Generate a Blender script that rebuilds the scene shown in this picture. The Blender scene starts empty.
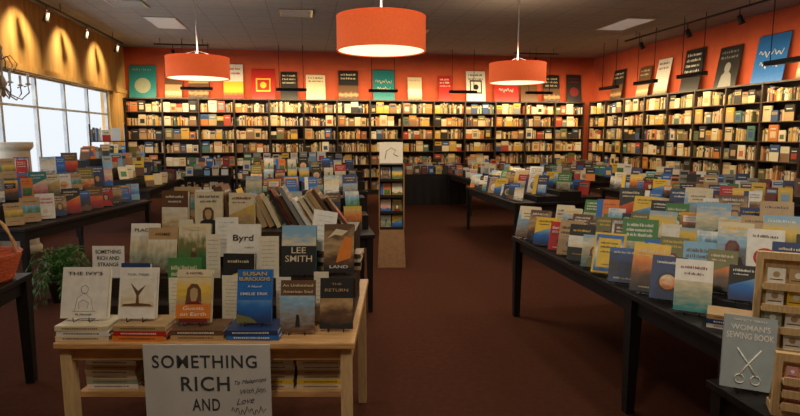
import bpy, math, random
from mathutils import Vector, Matrix, Euler
R = random.Random(23)
scene = bpy.context.scene
scene.view_settings.view_transform = 'Standard'
scene.view_settings.look = 'None'
col = scene.collection
YAW = math.radians(9.6)
rad = math.radians

# ------------------------------------------------------------ materials
def nn(nt, t, **k):
    n = nt.nodes.new(t)
    for a, b in k.items(): setattr(n, a, b)
    return n
def base(name):
    m = bpy.data.materials.new(name); m.use_nodes = True
    nt = m.node_tree
    return m, nt, nt.nodes['Principled BSDF']
def clampc(c, f): return (min(1, c[0]*f), min(1, c[1]*f), min(1, c[2]*f), 1)
def pmat(name, c, rough=.6, var=.15, scale=20, metal=0, stretch=(1, 1, 1), emis=None, es=0, bump=0, spec=None):
    m, nt, b = base(name)
    tc = nn(nt, 'ShaderNodeTexCoord'); mp = nn(nt, 'ShaderNodeMapping'); mp.inputs['Scale'].default_value = stretch
    no = nn(nt, 'ShaderNodeTexNoise'); no.inputs['Scale'].default_value = scale; no.inputs['Detail'].default_value = 4
    cr = nn(nt, 'ShaderNodeValToRGB')
    cr.color_ramp.elements[0].position = .35; cr.color_ramp.elements[1].position = .65
    cr.color_ramp.elements[0].color = clampc(c, 1-var); cr.color_ramp.elements[1].color = clampc(c, 1+var)
    L = nt.links
    L.new(tc.outputs['Object'], mp.inputs['Vector']); L.new(mp.outputs[0], no.inputs['Vector'])
    L.new(no.outputs['Fac'], cr.inputs['Fac']); L.new(cr.outputs[0], b.inputs['Base Color'])
    b.inputs['Roughness'].default_value = rough; b.inputs['Metallic'].default_value = metal
    if spec is not None: b.inputs['Specular IOR Level'].default_value = spec
    if emis:
        b.inputs['Emission Color'].default_value = (*emis, 1); b.inputs['Emission Strength'].default_value = es
    if bump:
        bp = nn(nt, 'ShaderNodeBump'); bp.inputs['Strength'].default_value = bump; bp.inputs['Distance'].default_value = .01
        L.new(no.outputs['Fac'], bp.inputs['Height']); L.new(bp.outputs[0], b.inputs['Normal'])
    return m
def artmat(name, cols, scale=14, amp=.5, hgt=.24, stretch=(1, 1, 1)):
    """painted-picture cover art: bands up the cover broken by noise"""
    m, nt, b = base(name); L = nt.links
    tc = nn(nt, 'ShaderNodeTexCoord'); mp = nn(nt, 'ShaderNodeMapping'); mp.inputs['Scale'].default_value = stretch
    no = nn(nt, 'ShaderNodeTexNoise'); no.inputs['Scale'].default_value = scale; no.inputs['Detail'].default_value = 5
    sx = nn(nt, 'ShaderNodeSeparateXYZ'); m1 = nn(nt, 'ShaderNodeMath', operation='MULTIPLY'); m1.inputs[1].default_value = 1/hgt
    m2 = nn(nt, 'ShaderNodeMath', operation='SUBTRACT'); m2.inputs[1].default_value = .5
    m3 = nn(nt, 'ShaderNodeMath', operation='MULTIPLY'); m3.inputs[1].default_value = amp*2
    m4 = nn(nt, 'ShaderNodeMath', operation='ADD'); cr = nn(nt, 'ShaderNodeValToRGB')
    n = len(cols); el = cr.color_ramp.elements
    el[0].position = .02; el[0].color = (*cols[0], 1); el[1].position = .95; el[1].color = (*cols[-1], 1)
    for i in range(1, n-1):
        e = el.new(i/(n-1)); e.color = (*cols[i], 1)
    L.new(tc.outputs['Object'], sx.inputs[0]); L.new(sx.outputs['Z'], m1.inputs[0])
    L.new(tc.outputs['Object'], mp.inputs['Vector']); L.new(mp.outputs[0], no.inputs['Vector'])
    L.new(no.outputs['Fac'], m2.inputs[0]); L.new(m2.outputs[0], m3.inputs[0])
    L.new(m1.outputs[0], m4.inputs[0]); L.new(m3.outputs[0], m4.inputs[1]); L.new(m4.outputs[0], cr.inputs['Fac'])
    L.new(cr.outputs[0], b.inputs['Base Color']); b.inputs['Roughness'].default_value = .42
    return m
def tilemat(name, c, cl, size, mortar, rough, nscale, var):
    m, nt, b = base(name); L = nt.links
    tc = nn(nt, 'ShaderNodeTexCoord'); br = nn(nt, 'ShaderNodeTexBrick', offset=0, squash=1)
    br.inputs['Scale'].default_value = 1; br.inputs['Brick Width'].default_value = size; br.inputs['Row Height'].default_value = size
    br.inputs['Mortar Size'].default_value = mortar; br.inputs['Mortar Smooth'].default_value = .2
    br.inputs['Color1'].default_value = clampc(c, .97); br.inputs['Color2'].default_value = clampc(c, 1.03); br.inputs['Mortar'].default_value = (*cl, 1)
    no = nn(nt, 'ShaderNodeTexNoise'); no.inputs['Scale'].default_value = nscale; no.inputs['Detail'].default_value = 5
    mx = nn(nt, 'ShaderNodeMix', data_type='RGBA', blend_type='MULTIPLY'); mx.inputs[0].default_value = 1
    cr = nn(nt, 'ShaderNodeValToRGB'); cr.color_ramp.elements[0].position = .3; cr.color_ramp.elements[1].position = .7
    cr.color_ramp.elements[0].color = (1-var,)*3+(1,); cr.color_ramp.elements[1].color = (1, 1, 1, 1)
    L.new(tc.outputs['Object'], br.inputs['Vector']); L.new(tc.outputs['Object'], no.inputs['Vector'])
    L.new(no.outputs['Fac'], cr.inputs['Fac']); L.new(br.outputs['Color'], mx.inputs[6]); L.new(cr.outputs[0], mx.inputs[7])
    L.new(mx.outputs[2], b.inputs['Base Color']); b.inputs['Roughness'].default_value = rough
    return m

M_carpet = pmat('carpet', (.072, .027, .017), 1, .08, 22, spec=.03)
M_ceil = tilemat('ceiling_tile', (.31, .295, .275), (.22, .21, .195), .6, .012, .9, 8, .10)
M_orange = pmat('orange_wall', (.50, .082, .028), .8, .08, 3)
M_mustard = pmat('mustard_wall', (.58, .34, .11), .85, .14, 3, stretch=(1, 3, .25))
M_wallback = pmat('cream_wall', (.40, .31, .21), .8, .1, 3)
M_black = pmat('black_paint', (.012, .010, .010), .5, .2, 15, spec=.35)
M_wire = pmat('black_wire', (.02, .02, .02), .35, .1, 20, metal=.6)
M_darkwood = pmat('dark_shelf_wood', (.030, .017, .011), .5, .3, 12, stretch=(1, 1, 8))
M_case_back = pmat('case_back', (.05, .03, .02), .7, .2, 8)
M_birch = pmat('birch_wood', (.60, .34, .14), .4, .16, 6, stretch=(1.5, 14, 14))
M_birch2 = pmat('pale_pine', (.66, .46, .23), .5, .12, 8, stretch=(14, 14, 1.5))
M_frame = pmat('window_frame', (.46, .49, .52), .5, .1, 10)
M_paper = pmat('paper', (.84, .82, .77), .8, .04, 50)
M_notecard = pmat('note_paper', (.78, .71, .56), .8, .05, 40)
M_pages = pmat('book_pages', (.74, .65, .48), .9, .12, 90, stretch=(1, 12, 1))
M_ink = pmat('ink', (.03, .03, .035), .7, .1, 30)
M_signpaper = pmat('sign_board', (.60, .60, .58), .8, .06, 6)
M_shade = pmat('shade_fabric', (.80, .15, .045), .8, .22, 75, emis=(1, .14, .03), es=.40)
M_glow = pmat('lamp_diffuser', (.95, .85, .65), .5, .02, 10, emis=(1, .78, .48), es=1.7)
M_panel = pmat('ceiling_light_panel', (.5, .48, .44), .5, .04, 10, emis=(1, .93, .85), es=.12)
M_steel = pmat('steel', (.5, .5, .5), .3, .1, 20, metal=1)
M_brass = pmat('pale_metal', (.45, .36, .25), .4, .1, 20, metal=.6)
M_card = pmat('cardboard', (.30, .17, .085), .85, .1, 20)
M_cream = pmat('cream_plaster', (.58, .52, .42), .9, .05, 12)
M_terra = pmat('red_basket', (.55, .10, .03), .7, .3, 40, stretch=(1, 1, 4), bump=.5)
M_leaf = pmat('leaf', (.055, .17, .03), .5, .4, 14)
M_soil = pmat('soil', (.04, .025, .015), .9, .3, 40)

PAL = {
 'white': (.82, .80, .74), 'cream': (.74, .64, .44), 'tan': (.50, .33, .16), 'brown': (.14, .07, .035), 'black': (.02, .02, .022),
 'navy': (.02, .045, .15), 'blue': (.02, .15, .50), 'sky': (.24, .46, .66), 'teal': (.02, .22, .24), 'green': (.06, .22, .06),
 'lime': (.36, .46, .07), 'yellow': (.82, .54, .05), 'orange': (.76, .22, .03), 'red': (.52, .025, .02), 'maroon': (.18, .02, .022),
 'pink': (.66, .28, .30), 'purple': (.12, .05, .17), 'grey': (.26, .26, .26), 'olive': (.18, .17, .06), 'sage': (.32, .36, .26)}
PM = {k: pmat('cover_'+k, v, .42, .07, 25) for k, v in PAL.items()}
ARTDEF = [('navy', 'blue', 'sky', 'white'), ('brown', 'tan', 'cream', 'tan'), ('black', 'green', 'olive', 'cream'), ('grey', 'white', 'cream', 'sky'),
 ('maroon', 'red', 'orange', 'yellow'), ('teal', 'sage', 'cream', 'sky'), ('brown', 'sage', 'cream', 'white'), ('black', 'brown', 'tan', 'brown'),
 ('maroon', 'pink', 'cream', 'pink'), ('olive', 'tan', 'yellow', 'cream'), ('black', 'grey', 'white', 'grey'), ('black', 'maroon', 'red', 'black'),
 ('green', 'olive', 'yellow', 'sky'), ('brown', 'grey', 'sky', 'cream'), ('blue', 'sky', 'white', 'blue'), ('tan', 'cream', 'white', 'cream'), ('black', 'brown', 'orange', 'yellow'),
 ('navy', 'black', 'navy', 'blue'), ('olive', 'green', 'sky', 'white'), ('brown', 'orange', 'cream', 'teal')]
ART = [artmat('art_'+'_'.join(a), [PAL[k] for k in a], 9+(i*5) % 17, .25+.1*(i % 4), .22, ((1, 1, 1), (1, 1, 3), (2, 1, 1), (1, 1, 2))[i % 4]) for i, a in enumerate(ARTDEF)]
def attr_mat():
    m, nt, b = base('mixed_book_covers')
    a = nn(nt, 'ShaderNodeAttribute', attribute_name='Col'); no = nn(nt, 'ShaderNodeTexNoise'); no.inputs['Scale'].default_value = 40
    mx = nn(nt, 'ShaderNodeMix', data_type='RGBA', blend_type='MULTIPLY'); mx.inputs[0].default_value = .25
    nt.links.new(a.outputs['Color'], mx.inputs[6]); nt.links.new(no.outputs['Color'], mx.inputs[7])
    nt.links.new(mx.outputs[2], b.inputs['Base Color']); b.inputs['Roughness'].default_value = .55
    return m
M_attr = attr_mat()

# ------------------------------------------------------------ mesh builder
class MB:
    def __init__(s): s.v = []; s.f = []; s.m = []; s.mats = []; s.sm = []; s.c = []; s.cc = None
    def mi(s, m):
        if m not in s.mats: s.mats.append(m)
        return s.mats.index(m)
    def poly(s, pts, m, smooth=False):
        n = len(s.v); s.v += [tuple(p) for p in pts]; s.f.append(tuple(range(n, n+len(pts)))); s.m.append(s.mi(m)); s.sm.append(smooth); s.c.append(s.cc)
    def box(s, x0, x1, y0, y1, z0, z1, m, M=None):
        p = [Vector((x, y, z)) for z in (z0, z1) for y in (y0, y1) for x in (x0, x1)]
        if M: p = [M @ q for q in p]
        n = len(s.v); s.v += [tuple(q) for q in p]
        for f in ((0, 2, 3, 1), (4, 5, 7, 6), (0, 1, 5, 4), (2, 6, 7, 3), (0, 4, 6, 2), (1, 3, 7, 5)):
            s.f.append(tuple(n+i for i in f)); s.m.append(s.mi(m)); s.sm.append(False); s.c.append(s.cc)
        return s
    def tube(s, pts, r, m, n=6, closed=False):
        pts = [Vector(p) for p in pts]; rings = []
        for i, p in enumerate(pts):
            a = pts[max(i-1, 0)]; b = pts[min(i+1, len(pts)-1)]
            if closed: a = pts[i-1]; b = pts[(i+1) % len(pts)]
            d = (b-a).normalized(); up = Vector((0, 0, 1)) if abs(d.z) < .9 else Vector((0, 1, 0))
            u = d.cross(up).normalized(); w = u.cross(d)
            rr = r[i] if isinstance(r, (list, tuple)) else r
            k = len(s.v); rings.append(k)
            for j in range(n):
                t = 2*math.pi*j/n; s.v.append(tuple(p+u*math.cos(t)*rr+w*math.sin(t)*rr))
        mi = s.mi(m)
        R2 = list(zip(rings, rings[1:])) + ([(rings[-1], rings[0])] if closed else [])
        for a, b in R2:
            for j in range(n):
                s.f.append((a+j, a+(j+1) % n, b+(j+1) % n, b+j)); s.m.append(mi); s.sm.append(True); s.c.append(s.cc)
        if not closed:
            s.f.append(tuple(rings[0]+j for j in range(n))[::-1]); s.m.append(mi); s.sm.append(False); s.c.append(s.cc)
            s.f.append(tuple(rings[-1]+j for j in range(n))); s.m.append(mi); s.sm.append(False); s.c.append(s.cc)
        return s
    def lathe(s, prof, m, n=24, c=(0, 0, 0), smooth=True):
        k = len(s.v); mi = s.mi(m)
        for r, z in prof:
            for j in range(n):
                t = 2*math.pi*j/n; s.v.append((c[0]+r*math.cos(t), c[1]+r*math.sin(t), c[2]+z))
        for i in range(len(prof)-1):
            for j in range(n):
                s.f.append((k+i*n+j, k+i*n+(j+1) % n, k+(i+1)*n+(j+1) % n, k+(i+1)*n+j)); s.m.append(mi); s.sm.append(smooth); s.c.append(s.cc)
        return s
    def mesh(s, name, colors=False):
        me = bpy.data.meshes.new(name); me.from_pydata(s.v, [], s.f)
        for m in s.mats: me.materials.append(m)
        me.polygons.foreach_set('material_index', s.m); me.polygons.foreach_set('use_smooth', s.sm)
        if colors:
            a = me.color_attributes.new('Col', 'FLOAT_COLOR', 'CORNER')
            out = []
            for f, c in zip(s.f, s.c):
                for _ in f: out += [c[0], c[1], c[2], 1]
            a.data.foreach_set('color', out)
        me.update(); return me
def add(name, me, loc=(0, 0, 0), rot=(0, 0, 0), parent=None, label=None, cat=None, group=None, kind=None, scale=None):
    o = bpy.data.objects.new(name, me); col.objects.link(o)
    o.location = loc; o.rotation_euler = rot
    if scale: o.scale = scale
    if parent: o.parent = parent
    if label: o['label'] = label
    if cat: o['category'] = cat
    if group: o['group'] = group
    if kind: o['kind'] = kind
    return o
def bevel(o, w, seg=2):
    b = o.modifiers.new('bevel', 'BEVEL'); b.width = w; b.segments = seg; b.limit_method = 'ANGLE'
def boxmesh(name, x0, x1, y0, y1, z0, z1, m): return MB().box(x0, x1, y0, y1, z0, z1, m).mesh(name)
def text_mesh(s, width, bold=0, shear=0, mat=None, maxh=None, sp=1):
    cu = bpy.data.curves.new('t', 'FONT'); cu.body = s; cu.size = 1; cu.align_x = 'CENTER'; cu.align_y = 'CENTER'
    cu.extrude = .004; cu.offset = bold; cu.shear = shear; cu.resolution_u = 3; cu.space_character = sp
    ob = bpy.data.objects.new('t', cu); col.objects.link(ob)
    dg = bpy.context.evaluated_depsgraph_get(); dg.update()
    me = bpy.data.meshes.new_from_object(ob.evaluated_get(dg))
    bpy.data.objects.remove(ob)
    xs = [v.co.x for v in me.vertices]; ys = [v.co.y for v in me.vertices]
    sx = width/(max(xs)-min(xs)); sy = sx
    if maxh: sy = maxh/(max(ys)-min(ys))
    cx = (max(xs)+min(xs))/2; cy = (max(ys)+min(ys))/2
    me.transform(Matrix.Diagonal((sx, sy, .1, 1)) @ Matrix.Translation((-cx, -cy, 0)))
    me.transform(Matrix.Rotation(math.pi/2, 4, 'X'))
    me.materials.clear(); me.materials.append(mat or M_ink)
    return me

# ------------------------------------------------------------ room shell
X0, X1, Y0, Y1, ZC = -4.55, 8.5, -2.5, 15.8, 3.9
S = 'structure'
add('floor', boxmesh('floor', X0-.2, X1+.2, Y0-.2, Y1+.2, -.1, 0, M_carpet), kind=S)
add('ceiling', boxmesh('ceiling', X0-.2, X1+.2, Y0-.2, Y1+.2, ZC, ZC+.1, M_ceil), kind=S)
add('wall_back', boxmesh('wall_back', X0-.2, X1+.2, Y1, Y1+.2, 0, ZC, M_orange), kind=S)
add('wall_right', boxmesh('wall_right', X1, X1+.2, Y0, Y1, 0, ZC, M_orange), kind=S)
add('wall_front', boxmesh('wall_front', X0-.2, X1+.2, Y0-.2, Y0, 0, ZC, M_wallback), kind=S)
WZ0, WZ1, WY1, WW, NW = .75, 2.68, 14.5, 1.2, 8
WY0 = WY1-WW*NW
wl = MB()
wl.box(X0-.2, X0, Y0, Y1, 0, WZ0, M_mustard); wl.box(X0-.2, X0, Y0, Y1, WZ1, ZC, M_mustard)
wl.box(X0-.2, X0, WY1, Y1, WZ0, WZ1, M_mustard); wl.box(X0-.2, X0, Y0, WY0, WZ0, WZ1, M_mustard)
add('wall_left', wl.mesh('wall_left'), kind=S)
add('trim_1', boxmesh('trim', X0, X0+.05, WY0, Y1, WZ1+.02, WZ1+.12, M_mustard), kind=S)
add('trim_2', boxmesh('sill', X0, X0+.12, WY0, WY1, WZ0-.05, WZ0-.005, M_birch), kind=S)
add('baseboard_left', boxmesh('bb', X0, X0+.02, Y0, Y1-.4, 0, .12, M_darkwood), kind=S)
wm = MB()
for a in (0, WW-.035): wm.box(X0-.12, X0-.06, a, a+.035, WZ0, WZ1, M_frame)
for z in (WZ0, 2.12, WZ1-.04): wm.box(X0-.12, X0-.06, .035, WW-.035, z, z+.04, M_frame)
wme = wm.mesh('window')
for i in range(NW):
    add('window_%d' % (i+1), wme, (0, WY1-WW*(i+1), 0), kind=S)

# ------------------------------------------------------------ bookcases
CW, CD, CH, NR, RH = .9, .32, 2.6, 7, .352
mb = MB()
mb.box(0, .018, 0, CD, 0, CH, M_darkwood); mb.box(CW-.018, CW, 0, CD, 0, CH, M_darkwood)
mb.box(.018, CW-.018, .01, CD, CH-.03, CH, M_darkwood); mb.box(.018, CW-.018, .02, .04, 0, .12, M_darkwood)
me_frame = mb.mesh('bookcase'); me_bback = boxmesh('back_panel', .018, CW-.018, CD-.015, CD-.002, .12, CH-.03, M_case_back)
M_shelfwood = pmat('shelf_board', (.085, .045, .024), .5, .2, 12)
me_shelf = boxmesh('shelf', .019, CW-.019, .004, CD-.016, 0, .018, M_shelfwood)
cases = []
for k in range(14): cases.append((Vector((-4.51+.9*k, Y1-CD-.005, 0)), 0, 'back', k))
for k in range(9): cases.append((Vector((X1-CD-.005, 15.38-.9*k, 0)), -math.pi/2, 'right', k))
for loc, ph, side, k in cases:
    c = add('bookcase', me_frame, loc, (0, 0, ph), label='tall dark-stained wooden bookcase packed with books along the wall', cat='bookcase', group='wall bookcases')
    add('back_panel', me_bback, parent=c)
    for r in range(NR): add('shelf', me_shelf, (0, 0, .12+r*RH), parent=c)

WCOL = [((.70, .56, .34), 10), ((.78, .70, .52), 9), ((.52, .36, .18), 7), ((.28, .16, .08), 6), ((.42, .06, .03), 3), ((.04, .09, .22), 3),
        ((.025, .022, .02), 7), ((.08, .18, .16), 2), ((.66, .40, .06), 5), ((.20, .24, .26), 2), ((.60, .20, .05), 3), ((.15, .16, .06), 2)]
WL = [c for c, n in WCOL for _ in range(n)]
TCOL = [PAL[k] for k in ('white', 'white', 'cream', 'cream', 'cream', 'tan', 'tan', 'brown', 'brown', 'black', 'black', 'navy', 'blue', 'sky', 'green', 'yellow', 'orange', 'red', 'maroon', 'olive', 'sage', 'grey')]

# ------------------------------------------------------------ books
LAYER = .0007
def art_rect(mb, x0, x1, z0, z1, m, k=1): mb.poly([(x0, -LAYER*k, z0), (x1, -LAYER*k, z0), (x1, -LAYER*k, z1), (x0, -LAYER*k, z1)], m)
def art_poly(mb, pts, m, k=1): mb.poly([(x, -LAYER*k, z) for x, z in pts], m)
def art_circle(mb, cx, cz, r, m, k=1, n=18, sz=1): art_poly(mb, [(cx+r*math.cos(2*math.pi*i/n), cz+sz*r*math.sin(2*math.pi*i/n)) for i in range(n)], m, k)
def art_lines(mb, cx, z, w, hh, m, rng, k=2, words=2):
    x = cx-w/2
    while x < cx+w/2-.003:
        lw = rng.uniform(.002, .0045)
        art_rect(mb, x, min(x+lw, cx+w/2), z, z+hh*rng.choice([.7, .75, 1]), m, k); x += lw+rng.choice([.0018, .0018, .0018, .005])
def body(mb, w, h, t, cov, pages=True):
    b = .0025
    mb.box(-w/2, w/2, 0, b, 0, h, cov); mb.box(-w/2, w/2, t-b, t, 0, h, cov); mb.box(-w/2, -w/2+b, b, t-b, 0, h, cov)
    if pages: mb.box(-w/2+b, w/2-.004, b, t-b, .003, h-.003, M_pages)
BASES = ['white', 'cream', 'white', 'white', 'cream', 'black', 'black', 'black', 'navy', 'navy', 'blue', 'blue', 'sky', 'teal', 'green', 'yellow', 'orange', 'red', 'red', 'maroon', 'tan', 'brown', 'brown', 'olive', 'white']
def portrait(mb, W, H, rng, k=2):
    hair = PM[rng.choice(['brown', 'black', 'maroon', 'tan'])]; cl = PM[rng.choice(['navy', 'black', 'red', 'white', 'olive', 'maroon'])]; sk = PM[rng.choice(['tan', 'cream', 'brown'])]
    ox = W*rng.uniform(-.1, .1); z = H*rng.uniform(-.04, .06)
    art_poly(mb, [(max(-W/2, ox-W*.4), 0), (min(W/2, ox+W*.4), 0), (ox+W*.28, H*.24+z), (ox+W*.07, H*.32+z), (ox-W*.07, H*.32+z), (ox-W*.28, H*.24+z)], cl, k)
    art_poly(mb, [(ox-W*.2, H*.3+z), (ox+W*.19, H*.3+z), (ox+W*.2, H*.5+z), (ox+W*.1, H*.6+z), (ox-W*.1, H*.6+z), (ox-W*.2, H*.5+z)], hair, k+1)
    art_poly(mb, [(ox-W*.06, H*.29+z), (ox+W*.06, H*.29+z), (ox+W*.12, H*.42+z), (ox+W*.1, H*.52+z), (ox, H*.55+z), (ox-W*.11, H*.52+z), (ox-W*.12, H*.42+z)], sk, k+2)
def generic(rng, w, h, t, kb=None, ty=None):
    mb = MB()
    kb = kb or rng.choice(BASES)
    dark = sum(PAL[kb]) < .9
    ink = PM[rng.choice(['white', 'cream', 'yellow', 'white'])] if dark else PM[rng.choice(['black', 'navy', 'maroon', 'brown', 'red'])]
    cov = PM[kb]; acc = PM[rng.choice([k for k in ('white', 'cream', 'tan', 'brown', 'black', 'navy', 'blue', 'yellow', 'orange', 'red', 'maroon', 'olive') if k != kb])]; art = rng.choice(ART)
    body(mb, w, h, t, cov)
    ty = rng.randrange(15) if ty is None else ty; W = w; H = h
    wt = PM[rng.choice(['white', 'cream', 'yellow'])]
    if ty == 0:
        art_rect(mb, -W/2, W/2, 0, H*.58, art); art_lines(mb, 0, H*.82, W*.7, H*.055, ink, rng); art_lines(mb, 0, H*.70, W*.5, H*.05, ink, rng)
    elif ty == 1:
        art_rect(mb, -W/2, W/2, 0, H, art); art_rect(mb, -W*.36, W*.36, H*.58, H*.86, cov, 2); art_lines(mb, 0, H*.74, W*.55, H*.045, ink, rng, 3); art_lines(mb, 0, H*.65, W*.4, H*.035, ink, rng, 3)
    elif ty == 2:
        art_circle(mb, 0, H*.4, W*.32, acc); art_circle(mb, 0, H*.4, W*.24, art, 2); art_lines(mb, 0, H*.82, W*.7, H*.06, ink, rng)
    elif ty == 3:
        art_rect(mb, -W/2, W/2, H*.36, H*.68, art); art_lines(mb, 0, H*.80, W*.7, H*.06, ink, rng); art_lines(mb, 0, H*.16, W*.5, H*.04, ink, rng)
    elif ty == 4:
        art_rect(mb, -W*.44, W*.44, H*.05, H*.95, art); art_rect(mb, -W*.36, W*.36, H*.14, H*.86, cov, 2)
        for q in (.72, .62, .5): art_lines(mb, 0, H*q, W*.55, H*.05, ink, rng, 3)
        art_lines(mb, 0, H*.2, W*.4, H*.03, ink, rng, 3)
    elif ty == 5:
        art_rect(mb, -W/2, W/2, 0, H, art)
        art_poly(mb, [(-W/2, 0), (W/2, 0), (W/2, H*.22), (W*.2, H*.34), (-W*.1, H*.2), (-W/2, H*.3)], acc, 2)
        art_lines(mb, 0, H*.84, W*.75, H*.06, wt, rng)
    elif ty in (6, 13):
        art_rect(mb, -W/2, W/2, 0, H, art); portrait(mb, W, H, rng)
        art_lines(mb, 0, H*.84, W*.75, H*.07, wt, rng); art_lines(mb, 0, H*.74, W*.5, H*.045, wt, rng)
    elif ty == 7:
        for q in (.82, .70, .58): art_lines(mb, 0, H*q, W*.75, H*.075, ink, rng)
        art_rect(mb, -W*.5, W*.5, 0, H*.46, art)
    elif ty == 8:
        art_rect(mb, -W/2, W/2, 0, H, art); art_rect(mb, -W*.4, W*.4, H*.74, H*.75, wt, 2); art_lines(mb, 0, H*.80, W*.75, H*.09, wt, rng, 3); art_lines(mb, 0, H*.08, W*.5, H*.04, wt, rng, 3)
    elif ty == 9:
        art_rect(mb, -W/2, W/2, 0, H, art); art_lines(mb, 0, H*.84, W*.7, H*.06, wt, rng, 3); art_lines(mb, 0, H*.1, W*.6, H*.045, wt, rng, 3)
        art_poly(mb, [(-W*.12, H*.2), (W*.02, H*.2), (W*.14, H*.62), (W*.02, H*.68), (-W*.08, H*.5)], cov, 2)
    elif ty == 10:
        art_poly(mb, [(-W/2, 0), (W/2, 0), (W/2, H*.7), (-W/2, H*.4)], art); art_lines(mb, 0, H*.82, W*.75, H*.07, ink, rng); art_lines(mb, -W*.1, H*.72, W*.5, H*.04, ink, rng)
    elif ty == 11:
        for q in (.74, .60): art_lines(mb, 0, H*q, W*.8, H*.09, ink, rng)
        art_rect(mb, -W*.4, W*.4, H*.52, H*.53, acc); art_circle(mb, 0, H*.3, W*.14, acc); art_lines(mb, 0, H*.08, W*.55, H*.04, ink, rng)
    elif ty == 12:
        art_rect(mb, -W/2, -W*.22, 0, H, acc); art_rect(mb, -W*.15, W*.42, H*.1, H*.5, art); art_lines(mb, W*.12, H*.8, W*.55, H*.06, ink, rng); art_lines(mb, W*.12, H*.68, W*.5, H*.06, ink, rng)
    else:
        portrait(mb, W, H, rng); art_lines(mb, 0, H*.84, W*.8, H*.07, ink, rng); art_lines(mb, 0, H*.72, W*.6, H*.06, ink, rng)
    return mb.mesh('book')
DES = []
for i in range(96):
    w = R.choice([.13, .145, .155, .18]); h = w*R.uniform(1.3, 1.6); t = R.choice([.018, .024, .03])
    DES.append((generic(R, w, h, t), w, h, t))
WARM = []
WK = ['cream', 'tan', 'brown', 'tan', 'white', 'black', 'tan', 'olive', 'brown', 'cream', 'brown', 'tan', 'black', 'brown', 'cream', 'grey']
for i in range(16):
    w = R.choice([.14, .15, .16]); h = w*R.uniform(1.4, 1.55); t = R.choice([.018, .024, .03])
    WARM.append((generic(R, w, h, t, WK[i]), w, h, t))
FLATK = ('cream', 'white', 'orange', 'red', 'blue', 'black', 'tan', 'navy', 'sage', 'brown', 'yellow')
FL = {}
for k in FLATK:
    mb = MB(); w, d, t = .16, .23, .022; b = .0025
    mb.box(-d/2, d/2, 0, w, 0, b, PM[k]); mb.box(-d/2, d/2, 0, w, t-b, t, PM[k]); mb.box(-d/2, d/2, 0, b, b, t-b, PM[k])
    mb.box(-d/2+.003, d/2-.003, b, w-.004, b, t-b, M_pages)
    ink = PM['white'] if sum(PAL[k]) < .9 else PM['brown']
    x = -d*.36
    while x < d*.30:
        lw = R.uniform(.003, .008); mb.box(x, x+lw, -.0006, 0, .008, t-.008, ink); x += lw+.003
    FL[k] = mb.mesh('book')
def easel_mesh(lean):
    mb = MB(); r = .0018; tl = math.tan(lean); y0 = .036; yt = y0+.12*tl
    for s in (-1, 1):
        x = s*.035
        mb.tube([(x, -.016, .024), (x, -.018, .010), (x, -.012, .003), (x, y0-.004, .003), (x, y0+.004, .010), (x*.7, yt, .12)], r, M_wire, 5)
    mb.tube([(-.0245, yt, .12), (.0245, yt, .12)], r, M_wire, 5)
    mb.tube([(-.034, .032, .004), (.034, .032, .004)], r, M_wire, 5)
    mb.tube([(-.02, yt, .118), (-.03, yt+.022, .0025), (.03, yt+.022, .0025), (.02, yt, .118)], r, M_wire, 5)
    return mb.mesh('book_easel')
LEAN = rad(14); LEAN2 = rad(25)
EAS = {LEAN: easel_mesh(LEAN), LEAN2: easel_mesh(LEAN2)}
ME_EASEL = EAS[LEAN]
def put_book(me, w, h, t, x, y, z, ph, grp, lab='paperback standing face-out on a small wire easel', easel=True, sc=1, name='book', lean=LEAN):
    lift = .006+t*math.sin(lean)+.002 if easel else .001+t*math.sin(lean)
    b = add(name, me, (x, y, z+lift), (-lean, 0, ph), label=lab, cat='book', group=grp, scale=(sc, 1, sc))
    if easel: add('book_easel', EAS.get(lean, ME_EASEL), (x, y, z), (0, 0, ph), label='small black wire easel holding a book upright', cat='book stand', group=grp+' easels')
    return b

# ------------------------------------------------------------ shelf contents (one mass of small books)
stuff = MB()
def stuff_face(M, w, h, t, cols):
    stuff.cc = R.choice(cols); stuff.box(-w/2, w/2, 0, t, 0, h, M_attr, M)
    q = R.random(); stuff.cc = R.choice(cols)
    if q < .35: stuff.box(-w/2+.015, w/2-.015, -.002, 0, h*.62, h*.85, M_attr, M)
    elif q < .7: stuff.box(-w/2, w/2, -.002, 0, 0, h*.55, M_attr, M)
    else: stuff.box(-w*.3, w*.3, -.002, 0, h*.2, h*.6, M_attr, M)
    stuff.cc = R.choice([PAL['white'], PAL['black'], PAL['cream']]); stuff.box(-w*.3, w*.3, -.003, -.0021, h*.72, h*.78, M_attr, M)
def fill_row(M, x0, x1, z, maxh=.31, pf=.6, cols=None):
    cols = cols or WL; x = x0; pf = min(.9, max(.15, pf+R.uniform(-.35, .3)))
    while x < x1-.02:
        if R.random() < pf:
            w = R.choice([.14, .16, .18, .2]); h = w*R.uniform(1.35, 1.55); t = R.uniform(.02, .035)
            if x+w+.01 > x1: x += .03; continue
            stuff_face(M @ Matrix.Translation((x+w/2, R.uniform(.02, .05), z)), w, min(h, .29, maxh), t, cols)
            x += w+.012
        else:
            n = R.randint(3, 7); hbase = R.uniform(.19, .27)
            for _ in range(n):
                t = R.uniform(.02, .045)
                if x+t > x1: x = x1; break
                h = min(maxh, hbase*R.uniform(.88, 1.1)); c = R.choice(cols); yo = R.uniform(.04, .09)
                stuff.cc = c; stuff.box(x, x+t-.001, yo, yo+.17, z, z+h, M_attr, M)
                stuff.cc = R.choice(cols); stuff.box(x+t*.15, x+t*.8, yo-.002, yo, z+h*.6, z+h*.82, M_attr, M)
                x += t
            x += .004
for loc, ph, side, k in cases:
    M = Matrix.Translation(loc) @ Matrix.Rotation(ph, 4, 'Z')
    for r in range(NR): fill_row(M, .025, CW-.025, .12+r*RH+.019)

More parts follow.
